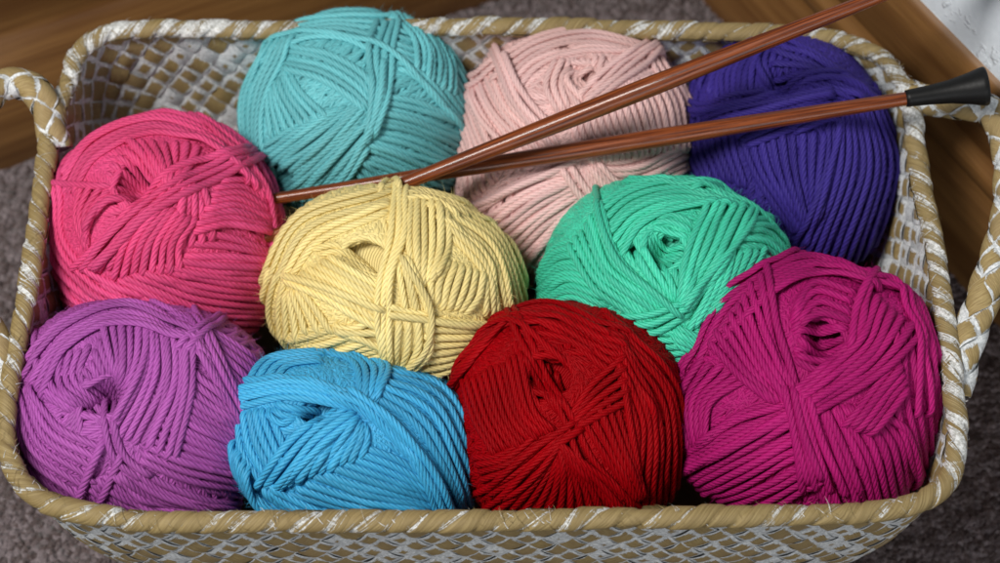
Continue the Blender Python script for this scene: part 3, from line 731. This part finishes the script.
def board_material():
    m = NT('varnished_pine'); uv, u, v = m.uv()
    g = m.noise(m.xyz(m.math('MULTIPLY', u, 5.0), m.math('MULTIPLY', v, 60.0)), 1.0, 4, 0.6)
    g2 = m.noise(m.xyz(m.math('MULTIPLY', u, 14.0), m.math('MULTIPLY', v, 260.0)), 1.0, 3, 0.6)
    c = m.mix(m.ramp(g, 0.3, 0.7), col((0.115, 0.048, 0.013)), col((0.24, 0.118, 0.037)))
    c = m.mix(m.math('MULTIPLY', m.ramp(g2, 0.55, 0.75), 0.5), c, col((0.10, 0.042, 0.015)))
    m.l(c, m.b.inputs['Base Color']); m.b.inputs['Roughness'].default_value = 0.45; m.b.inputs['Specular IOR Level'].default_value = 0.4
    m.bump(g2, 0.0003, 0.4); return m.m
BM = board_material()
def extrude_profile(name, o0, d, n, length, prof, mat, back=0.0, start=0.0):
    """prof: (out, z) polyline"""
    V = []; U = []; acc = 0; segs = 60
    pr = np.array(prof, float); acc = np.concatenate([[0], np.cumsum(np.linalg.norm(np.diff(pr, axis=0), axis=1))])
    for i in range(segs+1):
        s = start+(length-start)*i/segs
        for (o, z), a in zip(prof, acc): V.append(o0+d*s+n*o+np.array([0, 0, z])); U.append((s, a))
    k = len(prof); a = (np.arange(segs)[:, None]*k+np.arange(k-1)[None]).ravel()
    return mesh_obj(name, np.array(V), np.stack([a, a+k, a+k+1, a+1], 1), mat, None, np.array(U), smooth=False)
hr = max(0.05, hr)
prL = [(0.0, -0.004), (0.0, hl-0.003), (-0.006, hl-0.001), (-0.008, hl+0.004), (-0.010, hl+0.03), (-0.013, hl+0.045), (-0.024, hl+0.05)]
prR = [(0.0, -0.004), (0.0, hr*0.48), (-0.004, hr*0.50), (-0.001, hr*0.53), (-0.001, hr*0.62), (-0.006, hr*0.64), (-0.004, hr*0.67), (-0.004, hr*0.95), (-0.006, hr*0.985), (-0.020, hr)]
o = extrude_profile('skirting_board', corner, dl, nl, 1.3, prL, BM, start=-0.03); tag(o, 'brown varnished skirting board behind the left end of the basket', 'skirting board')
o = extrude_profile('skirting_board', corner, dr, nr, 1.3, prR, BM, start=-0.03); tag(o, 'brown varnished skirting board under the white wall on the right', 'skirting board')
def plaster():
    m = NT('white_plaster'); ob = m.obj(); n1 = m.noise(ob, 38, 4, 0.6); n2 = m.noise(ob, 260, 3, 0.6)
    r = m.ramp(n1, 0.50, 0.58)
    m.l(m.mix(n2, col((0.50, 0.54, 0.58)), col((0.62, 0.66, 0.70))), m.b.inputs['Base Color']); m.b.inputs['Roughness'].default_value = 0.6
    m.bump(m.math('ADD', r, m.math('MULTIPLY', n2, 0.10)), 0.0022, 0.6); return m.m
PM = plaster()
o = extrude_profile('plaster_wall', corner, dr, nr, 1.3, [(-0.008, 0.0), (-0.008, 0.35), (-0.03, 0.352)], PM, start=-0.03); tag(o, 'white textured plaster wall above the right skirting board', 'wall')

# ------------------------------------------------------------------ light: window on the left, behind; soft room light
w = bpy.data.worlds.new('World'); S.world = w; w.use_nodes = True
w.node_tree.nodes['Background'].inputs[0].default_value = (0.80, 0.90, 1.0, 1); w.node_tree.nodes['Background'].inputs[1].default_value = 0.085
def area(name, loc, target, size, power, c):
    l = bpy.data.lights.new(name, 'AREA'); l.shape = 'RECTANGLE'; l.size, l.size_y = size; l.energy = power; l.color = c
    o = bpy.data.objects.new(name, l); C.objects.link(o); o.location = loc
    o.rotation_euler = (Vector(target)-Vector(loc)).to_track_quat('-Z', 'Y').to_euler(); return o
area('window_light', (-0.52, -0.22, 1.20), (0, 0, 0.1), (0.32, 0.44), 15.8, (1.0, 0.97, 0.93))
area('room_light', (0.20, -1.45, 0.62), (0, 0, 0.06), (1.0, 0.7), 6.6, (0.97, 0.99, 1.0))
S.view_settings.view_transform = 'Standard'; S.view_settings.look = 'None'; S.view_settings.exposure = 0; S.view_settings.gamma = 1
S.cycles.max_bounces = 6
